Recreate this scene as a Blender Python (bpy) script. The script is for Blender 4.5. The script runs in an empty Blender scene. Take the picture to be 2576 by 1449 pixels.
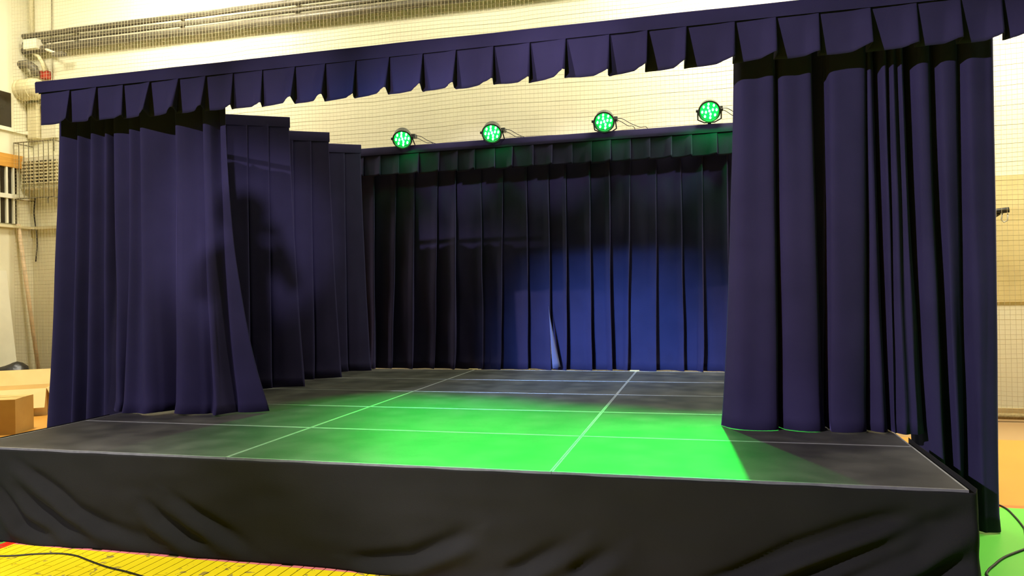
import bpy, bmesh, math, random
from mathutils import Vector, Matrix, noise

SC = bpy.context.scene
COL = SC.collection
ST = 0.60            # height of the stage deck above the gym floor
TOP = ST + 2.85      # height of the drape rails
WY = 6.10            # back wall
WX = -5.98           # left wall

# ------------------------------------------------------------------ camera
def make_camera():
    yaw, pit, rol = 0.254051, 0.004416, -0.017619
    cy, sy, cp, sp, cr, sr = (math.cos(yaw), math.sin(yaw), math.cos(pit), math.sin(pit), math.cos(rol), math.sin(rol))
    f = Vector((-sy*cp, cy*cp, sp)); rt = Vector((cy, sy, 0)); up = rt.cross(f)
    r2 = cr*rt + sr*up; u2 = -sr*rt + cr*up
    m = Matrix((r2, u2, -f)).transposed().to_4x4()
    m.translation = Vector((4.825662, -3.946507, 0.971355 + ST))
    cd = bpy.data.cameras.new('camera'); cd.sensor_width = 36; cd.lens = 1887.886/2576*36
    cd.clip_start = 0.02; cd.clip_end = 100
    co = bpy.data.objects.new('camera', cd); co.matrix_world = m; COL.objects.link(co)
    SC.camera = co
make_camera()

# ------------------------------------------------------------------ world, lights, exposure
w = bpy.data.worlds.new('world'); SC.world = w; w.use_nodes = True
w.node_tree.nodes['Background'].inputs[0].default_value = (1.0, 0.93, 0.75, 1)
w.node_tree.nodes['Background'].inputs[1].default_value = 0.015
SC.view_settings.view_transform = 'Standard'; SC.view_settings.look = 'None'
SC.view_settings.exposure = 0.0; SC.view_settings.gamma = 1.0
SC.view_settings.use_curve_mapping = False

def area(name, loc, size, power, col, target):
    l = bpy.data.lights.new(name, 'AREA'); l.shape = 'RECTANGLE'; l.size, l.size_y = size
    l.energy = power; l.color = col
    o = bpy.data.objects.new(name, l); COL.objects.link(o); o.location = loc
    o.rotation_euler = (Vector(target)-Vector(loc)).to_track_quat('-Z', 'Y').to_euler()
    return o
def spot(name, loc, target, power, col, angle, blend, radius=0.05):
    l = bpy.data.lights.new(name, 'SPOT'); l.energy = power; l.color = col
    l.spot_size = math.radians(angle); l.spot_blend = blend; l.shadow_soft_size = radius
    o = bpy.data.objects.new(name, l); COL.objects.link(o); o.location = loc
    o.rotation_euler = (Vector(target)-Vector(loc)).to_track_quat('-Z', 'Y').to_euler()
    return o
WARM = (1.0, 0.93, 0.74)
# hall lamps on the ceiling: wide ones close to the back wall, high-bay lamps over the open floor
area('hall_lamp_wall', (-2.4, 4.5, 6.7), (1.6, 0.6), 250, WARM, (-2.2, 6.1, 3.2))
area('hall_lamp_wall', (1.6, 4.6, 6.7), (1.0, 0.5), 55, WARM, (1.6, 6.1, 2.6))  # added lamp, brightens the middle of the back wall
area('hall_lamp_wall', (5.4, 4.5, 6.7), (1.6, 0.6), 340, WARM, (5.2, 6.1, 3.0))
area('hall_lamp_wall', (9.8, 3.8, 6.7), (1.4, 0.6), 560, WARM, (9.0, 6.1, 1.6))
area('hall_lamp_wall', (-5.0, 3.8, 6.7), (0.8, 0.6), 70, WARM, (-5.6, 6.1, 2.0))
spot('high_bay_lamp', (2.0, -3.6, 7.8), (2.0, -3.3, 0.0), 3500, (1, .94, .80), 58, 0.3, 0.2)
spot('high_bay_lamp', (8.6, 1.6, 7.8), (8.6, 1.9, 0.0), 1800, (1, .94, .80), 50, 0.5, 0.2)
spot('high_bay_lamp', (-3.6, 2.6, 7.8), (-3.6, 2.8, 0.0), 2200, (1, .94, .80), 44, 0.5, 0.2)
# theatre spots on the gallery at the front of the house, added fills on the valance, and a lamp on a low stand far behind the photographer
spot('gallery_spot', (-3.2, -8.4, 6.9), (0.15, 1.4, 1.25), 5200, (0.95, 0.86, 1.0), 25.5, 0.5, 0.06)
spot('gallery_spot', (-3.2, -8.4, 6.9), (5.4, 1.4, 1.2), 8200, (0.95, 0.86, 1.0), 23.5, 0.5, 0.06)
for vx in (1.7, 2.75, 3.8): spot('valance_fill', (1.2, -15.2, 3.7), (vx, 1.3, 3.29), 9000, (0.95, 0.86, 1.0), 4.4, 1.0, 0.05)  # added narrow fill spots that brighten the middle of the front valance
spot('blue_gallery_spot', (-1.3, -9.0, 5.6), (3.85, 5.0, 0.65), 31000, (0.20, 0.46, 1.0), 12, 1.0, 0.45)
spot('red_gallery_spot', (-0.5, -9.5, 5.0), (5.3, 1.5, 1.6), 420, (1.0, 0.15, 0.12), 9, 1.0, 0.08)
spot('floor_stand_lamp', (10.3, -13.0, 0.70), (0.25, 2.95, 2.2), 10000, (0.92, 0.86, 1.0), 6.6, 0.9, 0.11)

# ------------------------------------------------------------------ materials
MATS = {}
def mat(name, col, rough=0.6, metal=0.0, var=0.0, scale=8.0, col2=None, bump=0.0, bscale=60.0, emit=None, estr=0.0, sheen=0.0, spec=0.5, stretch=None):
    m = bpy.data.materials.new(name); m.use_nodes = True; nt = m.node_tree
    b = nt.nodes['Principled BSDF']
    b.inputs['Roughness'].default_value = rough; b.inputs['Metallic'].default_value = metal
    b.inputs['Specular IOR Level'].default_value = spec
    if sheen:
        b.inputs['Sheen Weight'].default_value = sheen; b.inputs['Sheen Roughness'].default_value = 0.4
        b.inputs['Sheen Tint'].default_value = (min(1, col[0]*9), min(1, col[1]*9), min(1, col[2]*9), 1)
    tc = nt.nodes.new('ShaderNodeTexCoord'); mp = nt.nodes.new('ShaderNodeMapping')
    nt.links.new(tc.outputs['Object'], mp.inputs[0])
    if stretch: mp.inputs['Scale'].default_value = stretch
    n = nt.nodes.new('ShaderNodeTexNoise'); n.inputs['Scale'].default_value = scale; n.inputs['Detail'].default_value = 6
    nt.links.new(mp.outputs[0], n.inputs['Vector'])
    mx = nt.nodes.new('ShaderNodeMix'); mx.data_type = 'RGBA'
    c2 = col2 or tuple(c*(1-var) for c in col)
    mx.inputs[6].default_value = (*col, 1); mx.inputs[7].default_value = (*c2, 1)
    rp = nt.nodes.new('ShaderNodeMapRange'); rp.inputs[1].default_value = .38; rp.inputs[2].default_value = .68
    nt.links.new(n.outputs['Fac'], rp.inputs[0]); nt.links.new(rp.outputs[0], mx.inputs[0])
    nt.links.new(mx.outputs[2], b.inputs['Base Color'])
    if bump:
        n2 = nt.nodes.new('ShaderNodeTexNoise'); n2.inputs['Scale'].default_value = bscale; n2.inputs['Detail'].default_value = 4
        nt.links.new(mp.outputs[0], n2.inputs['Vector'])
        bp = nt.nodes.new('ShaderNodeBump'); bp.inputs['Strength'].default_value = bump; bp.inputs['Distance'].default_value = 0.01
        nt.links.new(n2.outputs['Fac'], bp.inputs['Height']); nt.links.new(bp.outputs[0], b.inputs['Normal'])
    if emit:
        b.inputs['Emission Color'].default_value = (*emit, 1); b.inputs['Emission Strength'].default_value = estr
    MATS[name] = m
    return m
def srgb(r, g, b):
    f = lambda c: (c/255/12.92) if c/255 <= .04045 else ((c/255+.055)/1.055)**2.4
    return (f(r), f(g), f(b))

mat('navy_velvet', (0.024, 0.020, 0.058), 0.85, var=.18, scale=2.5, bump=.15, bscale=220, sheen=.22, spec=.12)
mat('edge_lit_velvet', (0.085, 0.085, 0.17), 0.8, var=.1, scale=5)  # paler velvet: light on the turned-out edge put into the colour
mat('black_cloth', (0.014, 0.014, 0.0145), 0.9, var=.15, scale=3, bump=.2, bscale=260, sheen=.1, spec=.1)
mat('deck', (0.031, 0.030, 0.028), 0.5, col2=(0.068, 0.066, 0.060), scale=3.4, bump=.1, bscale=120, spec=.35)
mat('aluminium', (0.62, 0.63, 0.62), 0.38, metal=.75, var=.2, scale=20)
mat('steel', (0.30, 0.30, 0.30), 0.4, metal=.9, var=.2, scale=20)
mat('black_metal', (0.02, 0.02, 0.02), 0.45, metal=.4, var=.2, scale=30)
mat('lamp_inner', (0.35, 0.36, 0.36), 0.35, metal=.3, var=.1)
mat('wall_paint', (0.84, 0.80, 0.60), 0.8, var=.06, scale=1.2, bump=.12, bscale=40, spec=.2)
mat('ceiling_paint', (0.30, 0.28, 0.22), 0.9, var=.1)
mat('cream', (0.78, 0.70, 0.44), 0.6, var=.08, scale=5)
mat('white_paint', (0.86, 0.83, 0.66), 0.5, var=.06, scale=5)
mat('pale_board', (0.84, 0.80, 0.62), 0.6, var=.05, scale=4)
mat('grey_pipe', (0.17, 0.15, 0.11), 0.45, metal=.3, var=.25, scale=9)
mat('dark_glass', (0.03, 0.022, 0.012), 0.15, var=.3, scale=3)
mat('orange_wood', (0.72, 0.36, 0.06), 0.5, col2=(0.58, 0.27, 0.04), scale=3, stretch=(1, 1, 12))
mat('pole_wood', (0.86, 0.64, 0.40), 0.5, var=.2, scale=6)
mat('red_paint', (0.45, 0.035, 0.015), 0.5, var=.1)
mat('net_string', (0.60, 0.53, 0.34), 0.8, var=.05)
mat('rope', (0.32, 0.24, 0.10), 0.9, var=.4, scale=40)
mat('wire', (0.22, 0.20, 0.13), 0.5, metal=.5, var=.1)
mat('panel_board', (0.70, 0.58, 0.28), 0.8, var=.08, scale=5)
mat('cable', (0.012, 0.011, 0.010), 0.5, var=.1)
mat('carton', (0.56, 0.37, 0.12), 0.8, col2=(0.47, 0.30, 0.09), scale=3)
mat('carton_pale', (0.86, 0.66, 0.30), 0.8, col2=(0.80, 0.59, 0.25), scale=3)
mat('black_bag', (0.02, 0.018, 0.016), 0.35, var=.2, bump=.4, bscale=18)
mat('tan_wood', (0.62, 0.47, 0.22), 0.7, var=.2)
mat('led', (0.1, 0.9, 0.4), 0.3, emit=(0.16, 1.0, 0.40), estr=7)
mat('led_lens', (0.02, 0.5, 0.08), 0.2, emit=(0.0, 1.0, 0.05), estr=.85)
mat('skin', srgb(205, 150, 120), 0.6, var=.05); mat('hair', (0.02, 0.013, 0.008), 0.6, var=.2)
mat('jacket', (0.05, 0.05, 0.06), 0.9, var=.2); mat('phone', (0.01, 0.01, 0.012), 0.25, var=.1)

def floor_material(name, planks):
    """painted sports floor: the zones of the court by place on the floor"""
    m = bpy.data.materials.new(name); m.use_nodes = True; nt = m.node_tree; N = nt.nodes.new; L = nt.links.new
    b = nt.nodes['Principled BSDF']; b.inputs['Roughness'].default_value = .38; b.inputs['Specular IOR Level'].default_value = .4
    g = N('ShaderNodeNewGeometry'); s = N('ShaderNodeSeparateXYZ'); L(g.outputs['Position'], s.inputs[0])
    def cmp(axis, op, v):
        c = N('ShaderNodeMath'); c.operation = op; L(s.outputs[axis], c.inputs[0]); c.inputs[1].default_value = v; return c.outputs[0]
    def mul(*a):
        r = a[0]
        for x in a[1:]:
            c = N('ShaderNodeMath'); c.operation = 'MULTIPLY'; L(r, c.inputs[0]); L(x, c.inputs[1]); r = c.outputs[0]
        return r
    def mix(fac, ca, cb):
        x = N('ShaderNodeMix'); x.data_type = 'RGBA'
        L(fac, x.inputs[0])
        for i, c in ((6, ca), (7, cb)):
            if isinstance(c, tuple): x.inputs[i].default_value = (*c, 1)
            else: L(c, x.inputs[i])
        return x.outputs[2]
    nz = N('ShaderNodeTexNoise'); nz.inputs['Scale'].default_value = 1.6; nz.inputs['Detail'].default_value = 5
    mp = N('ShaderNodeMapping'); mp.inputs['Scale'].default_value = (1, .35, 1); L(g.outputs['Position'], mp.inputs[0]); L(mp.outputs[0], nz.inputs['Vector'])
    wood = mix(nz.outputs['Fac'], (0.60, 0.29, 0.045), (0.48, 0.22, 0.035))
    brown = mix(nz.outputs['Fac'], (0.40, 0.25, 0.11), (0.33, 0.20, 0.09))
    green = mix(nz.outputs['Fac'], (0.10, 0.50, 0.045), (0.15, 0.58, 0.07))
    c = mix(cmp('Y', 'GREATER_THAN', 4.55), wood, brown)
    c = mix(mul(cmp('Y', 'LESS_THAN', 2.03), cmp('X', 'GREATER_THAN', 5.6)), c, green)
    c = mix(mul(cmp('Y', 'LESS_THAN', 2.06), cmp('Y', 'GREATER_THAN', 1.99), cmp('X', 'GREATER_THAN', 5.6)), c, (0.75, 0.16, 0.04))
    fr = mul(cmp('Y', 'LESS_THAN', 1.0), cmp('X', 'LESS_THAN', 5.6))
    c = mix(fr, c, (0.87, 0.70, 0.012))
    c = mix(mul(fr, cmp('Y', 'GREATER_THAN', -0.085)), c, (0.72, 0.20, 0.22))
    c = mix(mul(fr, cmp('X', 'LESS_THAN', 0.485)), c, (0.75, 0.035, 0.012))
    c = mix(mul(fr, cmp('X', 'LESS_THAN', 0.40)), c, (0.12, 0.42, 0.05))
    if planks:
        n2 = N('ShaderNodeTexNoise'); n2.inputs['Scale'].default_value = 7; n2.inputs['Distortion'].default_value = 1.6; n2.inputs['Detail'].default_value = 8; L(g.outputs['Position'], n2.inputs['Vector'])
        sx = N('ShaderNodeMath'); sx.operation = 'MULTIPLY_ADD'; L(s.outputs['X'], sx.inputs[0]); sx.inputs[1].default_value = .022; L(n2.outputs['Fac'], sx.inputs[2])
        ch = N('ShaderNodeMath'); ch.operation = 'GREATER_THAN'; L(sx.outputs[0], ch.inputs[0]); ch.inputs[1].default_value = .665
        c = mix(ch.outputs[0], c, (0.36, 0.27, 0.06))
    L(c, b.inputs['Base Color'])
    MATS[name] = m
floor_material('court_floor', False); floor_material('court_planks', True)
mat('plank_joint', (0.22, 0.15, 0.03), 0.8, var=.2)

# ------------------------------------------------------------------ mesh helpers
class MB:
    def __init__(s): s.v = []; s.f = []
    def add(s, vs, fs):
        o = len(s.v); s.v += [tuple(v) for v in vs]; s.f += [tuple(i+o for i in f) for f in fs]
    def box(s, x0, x1, y0, y1, z0, z1):
        s.add([(x0,y0,z0),(x1,y0,z0),(x1,y1,z0),(x0,y1,z0),(x0,y0,z1),(x1,y0,z1),(x1,y1,z1),(x0,y1,z1)],
              [(3,2,1,0),(4,5,6,7),(0,1,5,4),(1,2,6,5),(2,3,7,6),(3,0,4,7)]); return s
    def tube(s, pts, r, n=8, cap=True):
        pts = [Vector(p) for p in pts]; rings = []
        rr = r if isinstance(r, (list, tuple)) else [r]*len(pts)
        prev = None
        for i, p in enumerate(pts):
            a = pts[max(i-1, 0)]; b = pts[min(i+1, len(pts)-1)]; d = (b-a).normalized()
            ref = prev if prev is not None else (Vector((0,0,1)) if abs(d.z) < .9 else Vector((1,0,0)))
            u = d.cross(ref).normalized()
            if u.length < .5: u = d.orthogonal().normalized()
            vv = u.cross(d).normalized(); prev = vv
            rings.append([p + (u*math.cos(2*math.pi*k/n) + vv*math.sin(2*math.pi*k/n))*rr[i] for k in range(n)])
        vs = [v for r_ in rings for v in r_]; fs = []
        for i in range(len(pts)-1):
            for k in range(n):
                fs.append((i*n+k, i*n+(k+1) % n, (i+1)*n+(k+1) % n, (i+1)*n+k))
        if cap: fs.append(tuple(range(n-1, -1, -1))); fs.append(tuple((len(pts)-1)*n+k for k in range(n)))
        s.add(vs, fs); return s
    def lathe(s, prof, n=24, M=None):
        M = M or Matrix.Identity(4); vs = []; fs = []
        for r, z in prof:
            for k in range(n):
                vs.append(M @ Vector((r*math.cos(2*math.pi*k/n), r*math.sin(2*math.pi*k/n), z)))
        for i in range(len(prof)-1):
            for k in range(n):
                fs.append((i*n+k, i*n+(k+1) % n, (i+1)*n+(k+1) % n, (i+1)*n+k))
        s.add(vs, fs); return s
    def build(s, name, m, parent=None, smooth=False, bevel=0.0):
        me = bpy.data.meshes.new(name); me.from_pydata(s.v, [], s.f); me.update()
        bm = bmesh.new(); bm.from_mesh(me); bmesh.ops.recalc_face_normals(bm, faces=bm.faces); bm.to_mesh(me); bm.free()
        me.materials.append(MATS[m])
        if smooth:
            for p in me.polygons: p.use_smooth = True
        o = bpy.data.objects.new(name, me); COL.objects.link(o)
        if parent is not None: o.parent = parent
        if bevel:
            md = o.modifiers.new('bevel', 'BEVEL'); md.width = bevel; md.segments = 2; md.limit_method = 'ANGLE'
        return o
def tag(o, label, cat, group=None):
    o['label'] = label; o['category'] = cat
    if group: o['group'] = group
    return o
def thing(name, label, cat, loc=(0, 0, 0), rz=0.0, group=None):
    o = bpy.data.objects.new(name, None); COL.objects.link(o); o.location = loc; o.rotation_euler = (0, 0, rz)
    o.empty_display_size = .1
    return tag(o, label, cat, group)
def struct(o): o['kind'] = 'structure'; return o
def lerp(a, b, t): return a+(b-a)*t
def crom(p0, p1, p2, p3, t):
    return .5*((2*p1)+(-p0+p2)*t+(2*p0-5*p1+4*p2-p3)*t*t+(-p0+3*p1-3*p2+p3)*t*t*t)

def cloth(name, cols, zt, zb, m, parent=None, rows=26, sub=6, wob=.012, seed=0, tension=.75, thick=.003, hem=.008, power=1.0, breakz=0.0, dscale=1.0):
    """a hanging pleated cloth; cols = (s_top, s_bottom, d_top, d_bottom, dz_bottom): fold lines across the width, d towards the hall"""
    vs = []; fs = []; nc = len(cols)
    for r in range(rows+1):
        t = r/rows; q = t**power
        P = [(lerp(c[0], c[1], q), lerp(c[2], c[3], q)*dscale, (c[4] if len(c) > 4 else 0)*t) for c in cols]
        for i in range(nc-1):
            p0, p1, p2, p3 = P[max(i-1, 0)], P[i], P[i+1], P[min(i+2, nc-1)]
            for k in range(sub + (1 if i == nc-2 else 0)):
                u = k/sub
                c = [lerp(lerp(p1[j], p2[j], u), crom(p0[j], p1[j], p2[j], p3[j], u), tension) for j in range(3)]
                z = lerp(zt, zb, t) + c[2]
                nv = noise.noise(Vector((c[0]*2.3, z*.9, seed*7.31)))
                nf = noise.noise(Vector((c[0]*7.0, z*2.1, seed*3.17+5)))
                d = c[1] + (wob*nv + wob*.45*nf)*(.25+.75*t)
                s = c[0] + wob*.7*noise.noise(Vector((i*.9, z*1.1, seed*5.1)))*t
                if breakz:
                    h = max(0, 1-(z-zb)/breakz); d += .03*h*h*(.6+.8*noise.noise(Vector((c[0]*5, seed, 2))))
                    s += .015*h*noise.noise(Vector((c[0]*6, seed, 9)))
                if r == rows: z += hem*noise.noise(Vector((c[0]*4.0, seed*2.3, 1)))
                vs.append((s, -d, z))
    W = (nc-1)*sub+1
    for r in range(rows):
        for k in range(W-1):
            fs.append((r*W+k, (r+1)*W+k, (r+1)*W+k+1, r*W+k+1))
    me = bpy.data.meshes.new(name); me.from_pydata(vs, [], fs); me.update(); me.materials.append(MATS[m])
    for p in me.polygons: p.use_smooth = True
    o = bpy.data.objects.new(name, me); COL.objects.link(o)
    if parent is not None: o.parent = parent
    sd = o.modifiers.new('thickness', 'SOLIDIFY'); sd.thickness = thick; sd.offset = 0
    return o

# ================================================================== the setting
fl = MB().box(WX-.2, 14.2, -16.2, WY+.2, -.2, 0).build('floor', 'court_floor'); struct(fl)
# planks of the painted floor in front of the stage
jb = MB().box(.30, 4.2, -1.05, .03, 0.0, .001).build('plank_bed', 'plank_joint', fl)
PL = MB().box(-.0322, .0322, -.2045, .2045, 0, .004); pmesh = None
i = 0
for ix in range(55):
    for iy in range(3):
        x = .34+ix*.07; y = -.19-iy*.416+((ix*.37) % 1)*.2-.1
        if pmesh is None:
            o = PL.build('plank', 'court_planks', fl); pmesh = o.data
        else:
            o = bpy.data.objects.new('plank', pmesh); COL.objects.link(o); o.parent = fl
        o.location = (x, y, .001)
wb = MB().box(WX-.2, 14.2, WY, WY+.2, 0, 8.0).build('wall_back', 'wall_paint'); struct(wb)
wl = MB().box(WX-.2, WX, -16.2, WY, 0, 8.0).build('wall_left', 'wall_paint'); struct(wl)
struct(MB().box(14, 14.2, -16.2, WY, 0, 8.0).build('wall_right', 'ceiling_paint'))
struct(MB().box(WX-.2, 14.2, -16.4, -16.2, 0, 8.0).build('wall_front', 'ceiling_paint'))
struct(MB().box(WX-.2, 14.2, -16.4, WY+.2, 8.0, 8.2).build('ceiling', 'ceiling_paint'))
struct(MB().box(WX, 14, WY-.025, WY, 0, .09).build('baseboard_back', 'tan_wood'))

# window with posts high on the left wall
wn = MB().box(WX, WX+.02, 4.2, 5.80, 2.80, 3.70).build('window_1', 'dark_glass'); struct(wn)
for y in (4.6, 5.0, 5.3, 5.46, 5.60, 5.72):
    MB().box(WX+.02, WX+.05, y-.018, y+.018, 2.80, 3.70).build('window_post', 'white_paint', wn)
MB().box(WX, WX+.07, 4.2, 5.99, 3.20, 3.27).build('window_rail', 'white_paint', wn)
tag(MB().box(WX, WX+.06, 4.2, 5.97, 3.70, 3.91).build('wooden_beam', 'orange_wood', bevel=.006), 'orange wooden beam across the left wall above the dark window', 'beam')
wn2 = MB().box(WX, WX+.02, 4.6, 5.72, 4.33, 4.90).build('window_2', 'dark_glass'); struct(wn2)
MB().box(WX, WX+.05, 4.6, 6.0, 4.28, 4.34).build('window_sill', 'white_paint', wn2)
struct(MB().box(WX, WX+.10, 2.0, WY, 2.73, 2.77).build('trim_1', 'cream'))
struct(MB().box(WX, -4.0, WY-.06, WY, 2.73, 2.77).build('trim_2', 'cream'))

# ================================================================== the stage
ROW = ['front', 'second', 'middle', 'fourth', 'rear']
COLN = ['left', 'centre', 'right']
def platform(ix, iy):
    t = thing('stage_platform', f'dark stage platform with a pale metal rim, {ROW[iy]} row from the skirt, {COLN[ix]} column', 'platform', (ix*2+1, iy+.5, 0), 0, 'stage platforms under the drapes')
    MB().box(-.990, .990, -.490, .490, ST-.03, ST).build('deck', 'deck', t)
    f = MB(); a, b, g = .9985, .4985, .0095
    for x0, x1, y0, y1 in ((-a, a, -b, -b+g), (-a, a, b-g, b), (-a, -a+g, -b+g, b-g), (a-g, a, -b+g, b-g)):
        f.box(x0, x1, y0, y1, ST-.09, ST+.0012)
    f.build('rim', 'aluminium', t)
    for sx in (-1, 1):
        for sy in (-1, 1):
            MB().box(sx*.93-.025, sx*.93+.025, sy*.43-.025, sy*.43+.025, 0, ST-.03).build('leg', 'steel', t)
for ix in range(3):
    for iy in range(5): platform(ix, iy)

# black skirt around the stage with drag folds
FOLDS = [[(.29,.38),(.37,.30),(.53,.14),(.69,.09),(.84,.07)], [(.5,.36),(.66,.24),(.88,.13),(1.06,.07)],
 [(.45,.56),(.59,.47),(.82,.34),(.93,.25),(1.14,.16),(1.31,.12),(1.54,.08)], [(1.45,.33),(1.57,.23),(1.76,.13),(1.92,.09)], [(1.65,.37),(1.82,.27),(1.98,.19),(2.22,.07)],
 [(2.85,.08),(2.96,.08),(3.21,.11),(3.46,.22),(3.56,.27)], [(3.75,.07),(3.85,.1),(4.13,.26)], [(4.1,.08),(4.16,.11),(4.35,.23)],
 [(4.75,.08),(4.95,.15),(5.23,.29),(5.62,.45),(5.78,.51)], [(5.1,.11),(5.22,.15),(5.61,.33),(5.99,.54)], [(5.35,.1),(5.47,.17),(5.75,.31),(5.99,.49)], [(5.62,.08),(5.8,.17),(5.98,.30)]]
def seg_d(px, pz, a, b):
    ax, az = a; bx, bz = b; dx, dz = bx-ax, bz-az; L2 = dx*dx+dz*dz
    t = max(0, min(1, ((px-ax)*dx+(pz-az)*dz)/L2)); qx, qz = ax+t*dx, az+t*dz
    d = math.hypot(px-qx, pz-qz); sgn = 1 if (px-qx)*dz-(pz-qz)*dx > 0 else -1
    return d, sgn, t
def skirt():
    pts = []   # plan path: left side, front, right side
    for k in range(12): pts.append((-.012, 1.3-k*1.3/12, -1, 0))
    n = 300
    for k in range(n+1): pts.append((-.012+6.024*k/n, -.012, 0, -1))
    for k in range(1, 25): pts.append((6.012, -.012+k*1.3/24, 1, 0))
    rows = 44; vs = []; fs = []
    for r in range(rows+1):
        z = lerp(ST-.001, .004, r/rows); t = r/rows
        for (x, y, nx, ny) in pts:
            d = .034+.010*t+.014*t*noise.noise(Vector((x*1.1, y*1.1, z*2)))+.006*noise.noise(Vector((x*3, y*3+4, z*9)))*min(1, t*5)
            if ny:
                for f in FOLDS:
                    bd, bs, bu = 9, 1, 0
                    m = len(f)-1
                    for j in range(m):
                        dd, ss, uu = seg_d(x, z, f[j], f[j+1])
                        if dd < bd: bd, bs, bu = dd, ss, (j+uu)/m
                    if bd < .3:
                        e = bd*bs; env = min(1, t*4)*max(0, math.sin(math.pi*min(1, max(0, bu*.94+.03))))**.8
                        wd = .030+.022*bu
                        d += (1.3 if x < 4.6 else 2.1)*env*(-.030*math.exp(-(e/wd)**2)+.026*math.exp(-((e-.075)/.05)**2))
            else:
                d += .025*t*math.sin(y*9)
            zz = z
            if r == 0: zz += .004*noise.noise(Vector((x*5, y*5, 3)))
            d = max(d, .002)
            vs.append((x+nx*d, y+ny*d, zz))
    W = len(pts)
    for r in range(rows):
        for k in range(W-1): fs.append((r*W+k, (r+1)*W+k, (r+1)*W+k+1, r*W+k+1))
    me = bpy.data.meshes.new('stage_skirt'); me.from_pydata(vs, [], fs); me.materials.append(MATS['black_cloth'])
    for p in me.polygons: p.use_smooth = True
    o = bpy.data.objects.new('stage_skirt', me); COL.objects.link(o)
    md = o.modifiers.new('thickness', 'SOLIDIFY'); md.thickness = .002
    tag(o, 'black cloth skirt with slanting drag folds around the stage front', 'skirt')
skirt()

# ------------------------------------------------------------------ drapes
FY = 1.53      # rail of the front legs
def placed(o, x, y, rz=0): o.location = (x, y, 0); o.rotation_euler = (0, 0, rz); return o
def header(parent, x0, x1, z, d=.012, h=.10, m='navy_velvet'):
    mb = MB(); n = 40; vs = []; fs = []
    for k in range(n+1):
        x = lerp(x0, x1, k/n); s = .006*noise.noise(Vector((x*2, z, 3)))
        vs += [(x, -d+s, z-h), (x, -d-.004+s, z-.012), (x, -d*.6, z+s*.6), (x, .012, z+s*.6), (x, .014, z-h)]
    for k in range(n):
        for j in range(4): a = k*5+j; fs.append((a, a+1, a+6, a+5))
    mb.add(vs, fs); return mb.build('header_band', m, parent, smooth=True)

# front valance: knife pleats, right edge of each pleat lifts towards the hall
VX = [-0.742,-0.422,-0.143,0.123,0.391,0.668,0.924,1.175,1.443,1.732,1.994,2.253,2.53,2.8,3.064,3.351,3.623,3.887,4.196,4.461,4.724,5.04,5.302,5.568,5.88,6.148,6.397,6.625]
VX = [4.826+(x-4.826)*.994 for x in VX]
def knife(xs, dt, db, ov, lift, seed, dz=0.0, flip=1):
    rnd = random.Random(seed); cols = []
    for i in range(len(xs)-1):
        a, b = xs[i], xs[i+1]; k = rnd.uniform(.55, 1.25); w = b-a; o = ov*rnd.uniform(.7, 1.2)
        if i: cols.append((a-o*.4, a-o, 0, 0, 0)); cols.append((a+.01, a+.008, .002, .004, 0))
        else: cols.append((a, a, 0, .01, 0))
        cols.append((a+w*.35, a+w*.33, .004, db*.12*k, 0))
        cols.append((a+w*.68, a+w*.64, dt*.5, db*.28*k, lift*.15*k))
        cols.append((a+w*.86, a+w*.82, dt*.8, db*.75*k, lift*.6*k))
        cols.append((b-.008, b-.012, dt, db*k, lift*k))
        cols.append((b, b-.002, dt*.9, db*.9*k, lift*k))
    return cols
v = thing('stage_valance', 'long navy pleated valance across the top of the stage front', 'valance', (0, 1.30, 0))
cols = knife(VX, .012, .085, .02, .03, 4)
cols += [(6.63, 6.632, -.004, .0, 0), (6.70, 6.69, .02, .05, 0), (6.755, 6.735, .07, .13, .0)]
cloth('pleated_cloth', cols, TOP-.085, ST+2.47, 'navy_velvet', v, rows=12, sub=4, wob=.022, seed=1, tension=.35, hem=.012)
header(v, -.745, 6.74, TOP, .02, .10)

# front legs
def leg(name, label, cols, zb, seed, rows=34, wob=.02, y=FY, ztop=TOP-.03, brk=.12, tension=1.0, hem=.012, m='navy_velvet', group='front leg drapes', power=1.5):
    t = thing(name, label, 'curtain', (0, y, 0), 0, group)
    cloth('cloth', cols, ztop, zb, m, t, rows=rows, sub=8, wob=wob, seed=seed, tension=tension, breakz=brk, hem=hem, power=power, dscale=1.25)
    return t
leg('leg_drape', 'navy drape hanging to the floor beyond the left edge of the stage',
    [(-.731,-.93,.0,.03),(-.66,-.83,.05,.09),(-.52,-.66,-.01,-.02),(-.486,-.59,.05,.09),(-.40,-.50,.0,-.03),(-.338,-.40,.055,.11),(-.25,-.30,.01,.02),(-.19,-.24,.05,.07),(-.13,-.12,-.03,-.05)], .015, 3)
leg('leg_drape', 'wide navy drape standing on the left front of the stage',
    [(-.150,-.135,-.01,.05),(-.10,-.02,.05,.12),(.04,.03,.02,.03),(.075,.055,.07,.15),(.16,.17,.03,.12),(.193,.30,.075,.17),(.30,.40,.04,.11),(.43,.485,-.01,.0),(.50,.515,.0,.01),(.545,.56,.08,.15),(.61,.66,.07,.18),(.70,.80,.02,.10),(.775,.86,-.01,.06),(.80,.965,.07,.16),(.85,1.0,.06,.13),(.90,1.06,-.01,.02),(.93,1.10,.03,.02),(.986,1.30,.04,-.05)], ST+.012, 5, power=2.6)
leg('leg_drape', 'flat two-pleat navy drape at the inner edge of the right stage front',
    [(5.039,4.915,.0,-.02),(5.09,5.0,.05,.08),(5.20,5.13,.05,.10),(5.285,5.255,.06,.10),(5.306,5.275,.02,.03),(5.31,5.29,-.01,.0),(5.345,5.335,.05,.08),(5.45,5.44,.055,.11),(5.525,5.545,.06,.09),(5.535,5.575,.0,.02),(5.53,5.56,-.05,-.05)], ST+.004, 7, hem=.003)
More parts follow.
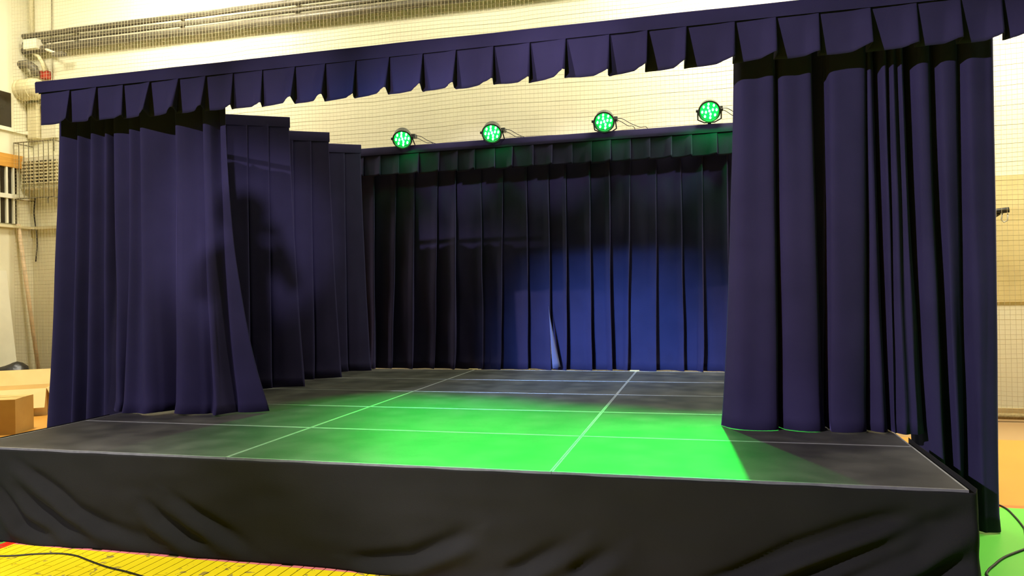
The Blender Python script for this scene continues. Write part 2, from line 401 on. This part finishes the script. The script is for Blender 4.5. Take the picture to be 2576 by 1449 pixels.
leg('leg_drape', 'bunched navy drape with narrow folds at the right edge of the stage',
    [(5.46,5.50,-.075,-.09),(5.60,5.59,-.05,-.05),(5.635,5.60,-.01,.02),(5.66,5.605,.05,.10),(5.74,5.70,.06,.12),(5.85,5.81,.06,.10),(5.878,5.835,.03,.02),(5.868,5.83,-.04,-.05),(5.89,5.86,.04,.06),(5.915,5.92,.03,.10),(5.93,5.955,-.02,.06),(5.945,5.975,-.05,-.04),(5.965,5.985,.05,.04),(5.985,6.0,.07,.09),(6.005,6.01,.03,.08),(6.03,6.05,.07,.12),(6.06,6.09,.04,.10),(6.085,6.13,.06,.11),(6.11,6.17,-.01,.06),(6.12,6.185,-.05,-.03)], ST+.006, 9, hem=.004)
leg('leg_drape', 'long navy drape hanging to the floor beyond the right edge of the stage',
    [(6.09,6.16,-.06,-.08),(6.13,6.17,-.02,-.02),(6.18,6.21,.06,.07),(6.24,6.28,.06,.12),(6.275,6.33,.0,-.02),(6.32,6.375,.06,.09),(6.40,6.405,.06,.03),(6.43,6.43,.02,.0),(6.48,6.47,.07,.13),(6.57,6.50,.06,.14),(6.62,6.57,.05,.12),(6.655,6.60,-.04,.02)], .012, 11)

# wings
def wing(x, y, ang, width, flare, seed, label, side=1):
    t = thing('wing_drape', label, 'curtain', (x, y, 0), ang, 'side wing drapes')
    n = max(3, round(width/.21)); cols = []
    rnd = random.Random(seed)
    for i in range(n):
        a = -width+i*width/n if side > 0 else i*width/n
        b = a+width/n
        f = (i+1)/n if side > 0 else 1-i/n
        fl0 = flare*(max(0, f-.5)*2 if side > 0 else 0); e = flare*0
        k = rnd.uniform(.7, 1.3)
        cols.append((a-.012, a-.015, 0, .0)); cols.append((a+.01, a+.01, .005, .02*k))
        cols.append((lerp(a, b, .6), lerp(a, b, .6), .01, .045*k)); cols.append((b-.01, b-.012+(flare if (side > 0 and i == n-1) else 0), .015, .05*k))
    if side < 0: cols[0] = (cols[0][0], cols[0][1]-flare, 0, 0)
    cloth('cloth', cols, TOP-.03, ST+.012, 'navy_velvet', t, rows=28, sub=6, wob=.014, seed=seed, tension=.6, breakz=.15, power=1.4)
    header(t, -width if side > 0 else 0, 0 if side > 0 else width, TOP, .016, .11)
    return t
A = math.radians(31)
wing(.60, 3.13, A, 1.05, .12, 21, 'nearest left wing drape, just behind the wide left front drape')
wing(.625, 3.94, A, 1.0, .10, 22, 'middle left wing drape, second of the three stepped wings')
wing(.645, 4.72, A, 1.0, .08, 23, 'farthest left wing drape beside the backdrop')
wing(5.235, 3.13, -A, 1.0, .03, 24, 'nearest right wing drape, almost hidden behind the right front drape', -1)
wing(5.215, 3.94, -A, 1.0, .03, 25, 'middle right wing drape, hidden behind the right front drape', -1)
wing(5.15, 4.55, -A, .95, .04, 26, 'farthest right wing drape, its edge showing beside the backdrop', -1)

# backdrop: four drapes of knife pleats, and a valance over them
BX = [-.5,-.2,.1,.39,0.67,0.976,1.223,1.546,1.786,2.11,2.409,2.703,2.973,3.194,3.486,3.725,3.984,4.282,4.56,4.808,5.087,5.38,5.68,5.98,6.3]
BB = [-.5,-.2,.1,.38,0.642,0.893,1.167,1.465,1.758,2.109,2.331,2.686,2.985,3.168,3.474,3.713,3.899,4.228,4.549,4.774,5.062,5.38,5.68,5.98,6.3]
def backdrop(i0, i1, seed, label, flip=False):
    rnd = random.Random(seed); cols = []
    t = thing('backdrop_drape', label, 'curtain', (0, 5.09, 0), 0, 'backdrop drapes')
    for i in range(i0, i1):
        a, b, c, d = BX[i], BX[i+1], BB[i], BB[i+1]; k = rnd.uniform(.6, 1.35)
        if flip and i == i0: pass
        cols.append((a-.03, c-.03, -.012, -.015)); cols.append((a+.01, c+.015, .0, -.01))
        cols.append((lerp(a, b, .4), lerp(c, d, .4), .004, .012*k)); cols.append((lerp(a, b, .72), lerp(c, d, .70), .012*k, .03*k))
        cols.append((b-.012, d-.014, .032*k, .085*k)); cols.append((b, d-.002, .024*k, .075*k))
    cloth('cloth', cols, TOP-.03, ST-.005+.012, 'navy_velvet', t, rows=30, sub=5, wob=.032, seed=seed, tension=.6, breakz=.22, hem=.016)
    return t
backdrop(0, 9, 31, 'left backdrop drape, between the farthest left wing and the first slit')
backdrop(9, 12, 32, 'narrow backdrop drape left of the slit with the turned-out edge')
backdrop(12, 16, 33, 'backdrop drape with a turned-out lower left edge', True)
dr = COL.objects[-1].parent if COL.objects[-1].parent else None
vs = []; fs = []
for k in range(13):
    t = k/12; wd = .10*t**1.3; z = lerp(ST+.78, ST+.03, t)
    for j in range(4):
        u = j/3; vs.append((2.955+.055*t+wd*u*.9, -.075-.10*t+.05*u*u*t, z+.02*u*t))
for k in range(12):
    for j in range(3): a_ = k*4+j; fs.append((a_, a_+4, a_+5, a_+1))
te = MB(); te.add(vs, fs); o = te.build('turned_edge', 'edge_lit_velvet', dr, smooth=True); o['label'] = 'turned-out edge with the light on it painted paler'  # its paler colour stands in for the light this edge catches
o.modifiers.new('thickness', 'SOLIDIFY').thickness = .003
backdrop(16, 24, 34, 'right backdrop drape, under the brightest green lamp')
bv = thing('stage_valance', 'short navy pleated valance along the top of the backdrop', 'valance', (0, 5.015, 0))
BVX = [-.5,-.24,.02,.28,0.541,0.781,1.034,1.306,1.585,1.828,2.057,2.315,2.543,2.804,3.042,3.286,3.522,3.75,3.985,4.212,4.463,4.688,4.972,5.165,5.42,5.68,5.94,6.3]
cloth('pleated_cloth', knife(BVX, .01, .05, .015, .015, 6), TOP-.085, ST+2.49, 'navy_velvet', bv, rows=12, sub=4, wob=.012, seed=13, tension=.35, hem=.014)
header(bv, -.5, 6.3, TOP+.01, .018, .10)

# rails and uprights that carry the drapes
def rail(label, x0, x1, y, z):
    tag(MB().tube([(x0, y, z), (x1, y, z)], .022, 12).build('drape_rail', 'aluminium', smooth=True), label, 'rail', 'drape rails')
rail('metal rail behind the front valance', -.74, 6.60, 1.68, TOP-.05)
rail('metal rail carrying the backdrop', -.5, 6.3, 5.15, TOP-.05)
for x, y, lb in ((-.55, 1.72, 'upright pole behind the left front drape'), (6.36, 1.72, 'upright pole behind the right front drape'), (-.45, 5.21, 'upright pole behind the left end of the backdrop'), (6.25, 5.21, 'upright pole behind the right end of the backdrop')):
    t = thing('upright_pole', lb, 'pole', (x, y, 0), 0, 'upright poles of the drape frame')
    MB().tube([(0, 0, .012), (0, 0, TOP-.06)], .024, 12).build('pole', 'aluminium', t, smooth=True)
    MB().box(-.16, .16, -.02, .32, 0, .012).build('base_plate', 'steel', t)

# ------------------------------------------------------------------ green lamps on the backdrop rail
def par_light(x, z, aim, power, label, spill):
    loc = Vector((x, 4.90, z)); d = (Vector(aim)-loc).normalized()
    q = d.to_track_quat('Z', 'X')
    # keep the front of the can partly towards the hall
    t = thing('par_light', label, 'stage light', loc, 0, 'green stage lights')
    M = q.to_matrix().to_4x4() @ Matrix.Scale(1.12, 4)
    MB().lathe([(.0, -.15), (.045, -.15), (.06, -.145), (.085, -.10), (.098, -.06), (.102, .03), (.112, .032), (.112, .044), (.096, .044), (.096, .0), (.0, .0)], 28, M).build('can', 'lamp_can', t, smooth=False)
    lens = MB().lathe([(.092, .002), (.092, .006), (.0, .006)], 28, M).build('lens', 'led_lens', t)
    for ring, n, ph in ((.0, 1, 0), (.036, 4, .3), (.071, 8, .1)):
        for k in range(n):
            a = ph+2*math.pi*k/max(n, 1)
            Ml = M @ Matrix.Translation((ring*math.cos(a), ring*math.sin(a), .006))
            MB().lathe([(.010, 0), (.0115, .020), (.0100, .036), (.0, .040)], 8, Ml).build('led', 'led', lens)
    y = MB()   # yoke down to the rail
    sx = M.to_3x3() @ Vector((1, 0, 0)); side = Vector((1, 0, 0))
    y.tube([side*-.130+Vector((0, 0, 0)), side*-.130+Vector((0, .10, -.08)), side*-.06+Vector((0, .175, -.10)), side*.06+Vector((0, .175, -.10)), side*.130+Vector((0, .10, -.08)), side*.130], .008, 6)
    y.build('yoke', 'black_metal', t)
    for s in (-1, 1):
        MB().tube([side*s*.112, side*s*.150], .016, 10).build('knob', 'black_metal', t)
    MB().box(-.02, .02, .17, .25, -.20, -.095).build('clamp', 'black_metal', t)
    MB().box(.075, .150, .05, .13, .005, .055).build('plug_box', 'lamp_can', t, bevel=.004)
    spot('lamp_spill', loc+d*.07, loc+Vector((0, -.3, -1)), spill, (0.0, 1.0, 0.10), 165, .3, .04)
    sp = spot('lamp_beam', loc+d*.09, aim, power, (0.0, 1.0, 0.06), 40, .75, .05)
    return t
mat('lamp_can', (0.12, 0.13, 0.12), 0.35, metal=.6, var=.15)
G = [(1.13, 2.935, (2.45, 1.25, ST), 700, 'leftmost green stage light on the backdrop rail'), (2.31, 2.93, (3.05, .95, ST), 800, 'green stage light second from the left on the backdrop rail'),
     (3.69, 2.965, (3.92, .25, ST), 950, 'green stage light third from the left on the backdrop rail'), (4.89, 2.995, (4.80, -.35, ST), 1500, 'brightest rightmost green stage light on the backdrop rail')]
for x, z, aim, pw, lb in G: par_light(x, z+ST, aim, pw, lb, 30 if x > 4 else 8)

def cable(name, label, pts, r, group=None, m='cable'):
    P = [Vector(p) for p in pts]; out = []
    for i in range(len(P)-1):
        p0, p1, p2, p3 = P[max(i-1, 0)], P[i], P[i+1], P[min(i+2, len(P)-1)]
        for k in range(8): out.append(crom(p0, p1, p2, p3, k/8))
    out.append(P[-1])
    return tag(MB().tube(out, r, 6).build(name, m, smooth=True), label, 'cable', group)
for x, z, aim, pw, lb in G:
    z += ST; n = ['leftmost', 'second', 'third', 'rightmost'][[g[0] for g in G].index(x)]
    cable('lamp_cable', f'upper thin cable looping from the {n} green stage light', [(x+.13, 4.98, z+.03), (x+.20, 5.0, z+.03), (x+.30, 5.02, z-.03), (x+.40, 5.06, z-.07), (x+.48, 5.155, z-.07), (x+.5, 5.20, z-.3)], .004, 'lamp cables')
    cable('lamp_cable', f'lower thin cable drooping from the {n} green stage light', [(x+.13, 4.98, z+.02), (x+.19, 5.0, z-.005), (x+.26, 5.06, z-.045), (x+.33, 5.15, z-.06), (x+.36, 5.20, z-.3)], .004, 'lamp cables')
# wooden bits showing under the backdrop at the deck seams
for x, lb in ((1.98, 'left'), (3.98, 'right')):
    tag(MB().box(x-.055, x+.055, 4.985, 5.035, ST+.001, ST+.012).build('wooden_wedge', 'tan_wood', bevel=.002), f'small pale wooden wedge at the back end of the {lb} deck seam', 'wedge', 'wedges at the deck seams')

# ================================================================== back wall of the hall
def net():
    mb = MB(); Y = WY-.45; x0, x1 = WX+.13, 13.9; z0, z1 = .06, 7.9
    def off(x, z): return .05*noise.noise(Vector((x*.5, z*.35, 2)))+.02*noise.noise(Vector((x*1.7, z*.9, 7)))
    def strand(pts, r):
        o = len(mb.v)
        for (x, y, z), hv in pts:
            if hv: mb.v += [(x, y-r, z+r*.6), (x, y+r, z+r*.6), (x, y, z-r)]
            else: mb.v += [(x+r*.6, y-r, z), (x+r*.6, y+r, z), (x-r, y, z)]
        for i in range(len(pts)-1):
            for k in range(3): a = o+i*3; mb.f.append((a+k, a+(k+1) % 3, a+3+(k+1) % 3, a+3+k))
    n = int((x1-x0)/.055)
    for i in range(n+1):
        x = lerp(x0, x1, i/n)
        strand([((x+.03*noise.noise(Vector((x*.8, z*.4, 5))), Y+off(x, z), z), False) for z in [lerp(z0, z1, k/22) for k in range(23)]], .0016)
    m = int((z1-z0)/.055)
    for j in range(m+1):
        z = lerp(z0, z1, j/m); r = .0027 if j % 4 == 0 else .0017
        strand([((x, Y+off(x, z), z+.035*noise.noise(Vector((x*.7, z*1.3, 1)))+.01*noise.noise(Vector((x*2.1, z*3, 4)))), True) for x in [lerp(x0, x1, k/60) for k in range(61)]], r)
    t = thing('safety_net', 'pale square-mesh safety net hanging in front of the back wall', 'net', (0, 0, 0))
    mb.build('mesh', 'net_string', t)
    pts = [(lerp(x0, x1, k/80), Y+.06*noise.noise(Vector((k*.4, 0, 0))), .06+.02*noise.noise(Vector((k*.7, 3, 0)))) for k in range(81)]
    MB().tube(pts, .035, 8).build('bottom_rope', 'rope', t, smooth=True)
net()
# pipes along the back wall
for z, r, lb in ((5.90, .045, 'upper grey pipe running along the back wall'), (5.78, .032, 'thin middle grey pipe running along the back wall'), (5.66, .06, 'thick lower grey pipe running along the back wall')):
    t = thing('wall_pipe', lb, 'pipe', (0, 0, 0), 0, 'pipes along the back wall')
    MB().tube([(WX+.01, WY-.12, z), (9, WY-.12, z)], r, 12).build('pipe', 'grey_pipe', t, smooth=True)
    for x in range(-5, 9, 2): MB().box(x-.02, x+.02, WY-.12, WY, z-.02, z+.02).build('pipe_clip', 'grey_pipe', t)
tag(MB().tube([(-5.88, WY-.05, 5.95), (-5.88, WY-.05, 7.95)], .03, 10).build('conduit', 'cream', smooth=True), 'upright cream conduit above the pipes in the left corner', 'pipe')
tag(MB().tube([(-5.49, WY-.03, 4.0), (-5.50, WY-.03, 5.55), (-5.49, WY-.03, 6.5)], .008, 6).build('hanging_wire', 'wire', smooth=True), 'dark thin wire running up the back wall beside the red box', 'wire')
# lamp bracket with arm
t = thing('wall_bracket', 'cream bracket with a curved stay and a projecting arm in the left corner', 'bracket', (-5.72, WY, 5.66))
MB().box(-.13, .13, -.25, 0, -.02, .14).build('mount_box', 'white_paint', t, bevel=.008)
MB().tube([(.10, -.12, .03), (.5, -.22, -.14)], .022, 8).build('arm', 'white_paint', t, smooth=True)
MB().tube([(-.1, -.1, -.03), (.02, -.1, -.10), (.10, -.1, -.22), (.14, -.1, -.36)], .03, 8).build('curved_stay', 'cream', t, smooth=True)
MB().box(.45, .66, -.27, -.17, -.19, -.13).build('arm_end', 'grey_pipe', t, bevel=.006)
tag(MB().box(-5.68, -5.55, WY-.10, WY, 5.19, 5.32).build('alarm_box', 'red_paint', bevel=.008), 'small red box on the back wall above the left end of the front valance', 'box')
# ventilation duct and folded board in the corner
t = thing('ventilation_duct', 'wide cream ventilation duct with a rounded end on the left wall', 'duct', (WX, 0, 0))
MB().tube([(-.02, 5.92, 5.0), (.20, 5.92, 5.0), (.33, 5.92, 5.0), (.40, 5.92, 4.99), (.43, 5.92, 4.98)], [.17, .17, .165, .13, .05], 20).build('duct_body', 'cream', t, smooth=True)
MB().tube([(-.02, 5.92, 5.42), (.12, 5.92, 5.42), (.18, 5.93, 5.40), (.25, 5.94, 5.35), (.28, 5.95, 5.24)], .065, 12).build('branch_pipe', 'grey_pipe', t, smooth=True)
for x in (.05, .25): MB().lathe([(.165, -.02), (.178, -.02), (.178, .02), (.165, .02)], 20, Matrix.Translation((x, 5.92, 5.0)) @ Matrix.Rotation(math.pi/2, 4, 'Y')).build('collar', 'cream', t)
tag(MB().box(-5.72, -5.42, WY-.05, WY, 4.22, 4.80).build('wall_board', 'pale_board', bevel=.006), 'pale board on the back wall under the lamp bracket', 'board')
tag(MB().box(-5.95, -5.76, WY-.10, WY, 4.22, 4.80).build('wall_board', 'cream', bevel=.01), 'cream narrow board in the left corner beside the pale board', 'board')
# air unit with louvres behind a wire cage
t = thing('air_unit', 'white louvred air unit behind a wire cage on the back wall', 'air conditioner', (-5.62, WY, 3.38))
MB().box(-.36, .42, -.22, 0, 0, .52).build('housing', 'white_paint', t, bevel=.02)
MB().box(-.31, .40, -.224, -.2205, .06, .44).build('grille_back', 'dark_glass', t)
for k in range(7): MB().box(-.32, .41, -.245, -.224, .065+k*.054, .09+k*.054).build('louvre', 'cream', t, bevel=.004)
for k in range(9): MB().box(-.30+k*.085, -.288+k*.085, -.242, -.2245, .06, .44).build('grille_bar', 'cream', t)
t = thing('wire_cage', 'wire guard cage around the air unit', 'cage', (-5.58, WY, 3.2))
for z in (0, .9):
    MB().tube([(-.36, 0, z), (-.36, -.36, z), (.42, -.36, z), (.42, 0, z)], .010, 6).build('cage_frame', 'wire', t)
for k in range(9): MB().tube([(-.36+k*.0975, -.36, 0), (-.36+k*.0975, -.36, .9)], .006, 6).build('cage_bar', 'wire', t)
for k in range(1, 3): MB().tube([(.42, -.36+k*.12, 0), (.42, -.36+k*.12, .9)], .006, 6).build('cage_bar', 'wire', t)
MB().tube([(.30, -.36, 0), (.30, -.36, -.10)], .016, 6).build('latch', 'wire', t)
cable('hanging_cable', 'dark cable end hanging on the back wall below the wire cage', [(-5.88, WY-.03, 3.25), (-5.90, WY-.04, 3.0), (-5.87, WY-.03, 2.7), (-5.86, WY-.03, 2.45), (-5.89, WY-.03, 2.2)], .010)
# leaning pole and board against the left wall
tag(MB().tube([(WX+.06, 5.78, 2.8), (WX+.25, 6.0, .02)], .03, 10).build('leaning_pole', 'pole_wood', smooth=True), 'pale orange wooden pole leaning in the left corner', 'pole')
o = MB().box(0, .03, -.9, 0, 0, 2.05).build('leaning_board', 'white_paint', bevel=.004); o.location = (WX+.28, 5.56, .0); o.rotation_euler = (0, math.radians(-7), math.radians(0))
tag(o, 'white board leaning against the left wall', 'board')
# right side of the back wall
tag(MB().box(7.2, 10.5, WY-.02, WY, 1.34, 2.84).build('wall_panel', 'panel_board', bevel=.004), 'tan panel on the back wall behind the net at the right', 'panel')
t = thing('hook_bracket', 'dark steel arm with a hook beyond the right end of the stage', 'bracket', (7.55, WY, 2.2))
MB().box(-.06, .06, -.03, 0, -.25, .25).build('mount_plate', 'black_metal', t, bevel=.004)
a = MB(); a.tube([(0, -.03, .15), (.62, -.36, .20)], .032, 8); a.build('arm', 'black_metal', t, smooth=True)
MB().tube([(0, -.03, -.18), (.54, -.31, .17)], .022, 8).build('brace', 'black_metal', t, smooth=True)
MB().tube([(.56, -.33, .17), (.55, -.33, .09), (.575, -.33, .06), (.61, -.33, .08), (.615, -.33, .16)], .008, 6).build('hook', 'aluminium', t, smooth=True)

# ================================================================== small things on the floor
def carton(name, label, loc, rz, size, m, flaps):
    t = thing(name, label, 'box', loc, rz); sx, sy, sz = size
    b = MB()
    for (x0, x1, y0, y1, z0, z1) in ((-sx, sx, -sy, sy, 0, .006), (-sx, sx, -sy, -sy+.006, .006, sz), (-sx, sx, sy-.006, sy, .006, sz), (-sx, -sx+.006, -sy+.006, sy-.006, .006, sz), (sx-.006, sx, -sy+.006, sy-.006, .006, sz)):
        b.box(x0, x1, y0, y1, z0, z1)
    b.build('carton_body', m, t)
    for (axis, sgn, ang, ln) in flaps:
        f = MB().box(-sx if axis == 'x' else 0, sx if axis == 'x' else ln, 0 if axis == 'x' else -sy, ln if axis == 'x' else sy, 0, .005).build('flap', m, t)
        if axis == 'x': f.location = (0, sgn*sy, sz); f.rotation_euler = (math.radians(ang)*sgn, 0, 0 if sgn > 0 else math.pi); f.rotation_euler = (math.radians(ang), 0, 0 if sgn > 0 else math.pi)
        else: f.location = (sgn*sx, 0, sz); f.rotation_euler = (0, -math.radians(ang), 0 if sgn > 0 else math.pi)
    return t
carton('cardboard_box', 'brown closed cardboard box on the floor left of the stage', (-3.30, 3.20, 0), math.radians(24), (.21, .23, .41), 'carton', [('x', 1, 179, .22), ('x', -1, 179, .22)])
carton('cardboard_box', 'pale open cardboard box with raised flaps behind the brown box', (-4.42, 4.40, 0), math.radians(36), (.38, .30, .36), 'carton_pale', [('x', -1, -62, .28), ('x', 1, 75, .22), ('y', 1, -65, .30), ('y', -1, 40, .25)])
def lump(name, label, loc, r, sc, seed):
    bm = bmesh.new(); bmesh.ops.create_icosphere(bm, subdivisions=3, radius=r)
    for v in bm.verts:
        n = noise.noise(v.co*6/ r*.2+Vector((seed, 0, 0))); v.co = v.co*(1+.45*n); v.co.x *= sc[0]; v.co.y *= sc[1]; v.co.z *= sc[2]
    mz = min(v.co.z for v in bm.verts)
    for v in bm.verts: v.co.z -= mz
    me = bpy.data.meshes.new(name); bm.to_mesh(me); bm.free(); me.materials.append(MATS['black_bag'])
    for p in me.polygons: p.use_smooth = True
    o = bpy.data.objects.new(name, me); COL.objects.link(o); o.location = loc
    return tag(o, label, 'bag')
lump('black_bag', 'crumpled black bag behind the open cardboard box', (-5.15, 4.95, 0), .28, (1.1, .8, 1.1), 3)
lump('black_bag', 'low dark bag against the wall behind the open cardboard box', (-4.95, 5.32, 0), .22, (1.5, .7, .8), 8)
F = .006
cable('floor_cable', 'black cable lying across the yellow floor in front of the skirt', [(.1, -.36, F), (.62, -.297, F+.004), (.80, -.225, F+.004), (.945, -.185, F+.004), (1.08, -.195, F+.004), (1.212, -.242, F+.004), (1.42, -.315, F+.004), (1.669, -.376, F+.004), (2.0, -.50, F+.004), (2.4, -.8, F+.004)], .0055)
cable('floor_cable', 'thin cable leaving the foot of the right drape on the green floor', [(6.70, 2.2, F), (6.80, 2.0, F), (6.79, 1.75, F), (6.755, 1.507, F), (6.72, 1.30, F), (6.9, 1.0, F)], .006)
cable('floor_cable', 'curved black cable on the green floor beside the stage corner', [(6.9, 1.25, F), (6.70, 1.17, F), (6.595, 1.063, F), (6.44, .90, F), (6.336, .749, F), (6.28, .66, F), (6.249, .57, F), (6.26, .35, F)], .007)

# ================================================================== the photographer, standing behind the camera
def skinned(name, verts, edges, radii, m, parent, root=0, sub=2):
    me = bpy.data.meshes.new(name); me.from_pydata(verts, edges, []); me.materials.append(MATS[m])
    o = bpy.data.objects.new(name, me); COL.objects.link(o); o.parent = parent
    o.modifiers.new('skin', 'SKIN')
    if not me.skin_vertices: me.attributes
    sv = me.skin_vertices[0].data if me.skin_vertices else None
    if sv is None:
        bpy.context.view_layer.objects.active = o
        bpy.ops.mesh.customdata_skin_add(); sv = me.skin_vertices[0].data
    for i, r in enumerate(radii):
        sv[i].radius = r if isinstance(r, tuple) else (r, r); sv[i].use_root = (i == root)
    sb = o.modifiers.new('smooth', 'SUBSURF'); sb.levels = sub; sb.render_levels = sub
    for p in me.polygons: p.use_smooth = True
    return o
def person():
    t = thing('person', 'person in a dark jacket holding up a phone in front of the stage', 'person', (4.80, -4.33, 0), math.radians(14))
    V = [(0,0,.95),(0,0,1.12),(0,.01,1.30),(0,0,1.42),(0,.02,1.52),(0,.03,1.60),(0,.035,1.69)]
    E = [(0,1),(1,2),(2,3),(3,4),(4,5),(5,6)]
    Rr = [(.155,.11),(.14,.10),(.16,.11),(.11,.08),(.055,.055),(.075,.088),(.07,.085)]
    for s in (-1, 1):
        o = len(V)
        V += [(s*.17,0,1.39),(s*.25,.10,1.20),(s*.15,.24,1.40),(s*.085,.30,1.50)]
        E += [(3,o),(o,o+1),(o+1,o+2),(o+2,o+3)]; Rr += [.07,.05,.04,.03]
        o = len(V)
        V += [(s*.10,0,.86),(s*.11,.02,.48),(s*.12,-.02,.10),(s*.13,.10,.04)]
        E += [(0,o),(o,o+1),(o+1,o+2),(o+2,o+3)]; Rr += [.095,.065,.045,(.045,.035)]
    skinned('body', V, E, Rr, 'jacket', t)
    h = bmesh.new(); bmesh.ops.create_icosphere(h, subdivisions=3, radius=.12)
    for v in h.verts:
        v.co.y *= 1.05; v.co.z *= 1.05
        if v.co.y > .03 and v.co.z < .05: v.co.y *= .45
        v.co *= 1+.06*noise.noise(v.co*30)
    me = bpy.data.meshes.new('hair'); h.to_mesh(me); h.free(); me.materials.append(MATS['hair'])
    o = bpy.data.objects.new('hair', me); COL.objects.link(o); o.parent = t; o.location = (0, .005, 1.64)
    f = bmesh.new(); bmesh.ops.create_icosphere(f, subdivisions=3, radius=.085)
    for v in f.verts:
        v.co.z *= 1.3
        if abs(v.co.x) < .018 and -.03 < v.co.z < .02 and v.co.y > 0: v.co.y += .018
        if abs(abs(v.co.x)-.03) < .012 and .0 < v.co.z < .025 and v.co.y > 0: v.co.y -= .01
    me = bpy.data.meshes.new('face'); f.to_mesh(me); f.free(); me.materials.append(MATS['skin'])
    for p in me.polygons: p.use_smooth = True
    o = bpy.data.objects.new('face', me); COL.objects.link(o); o.parent = t; o.location = (0, .055, 1.60)
    for s in (-1, 1):
        hv = [(s*.085,.30,1.50),(s*.082,.325,1.535)]; he = [(0,1)]; hr = [.028,.032]
        for k in range(4):
            n = len(hv); L_ = (.9,1,.95,.75)[k]
            hv += [(s*(.082-.004*k),.335,1.555+.016*k-.03),(s*(.06),.352*1,1.56+.016*k-.03),(s*(.06-.03*L_),.352,1.562+.016*k-.03)]
            he += [(1,n),(n,n+1),(n+1,n+2)]; hr += [.010,.009,.008]
        n = len(hv); hv += [(s*.07,.315,1.55),(s*.045,.318,1.565)]; he += [(1,n),(n,n+1)]; hr += [.011,.009]
        skinned('hand', hv, he, hr, 'skin', t, sub=1)
    ph = MB().box(-.078, .078, .328, .338, 1.535, 1.61).build('phone', 'phone', bevel=.004)
    ph.location = (4.80, -4.33, 0); ph.rotation_euler = (0, 0, math.radians(14))
    tag(ph, 'black phone held sideways by the person in front of the stage', 'phone')
person()
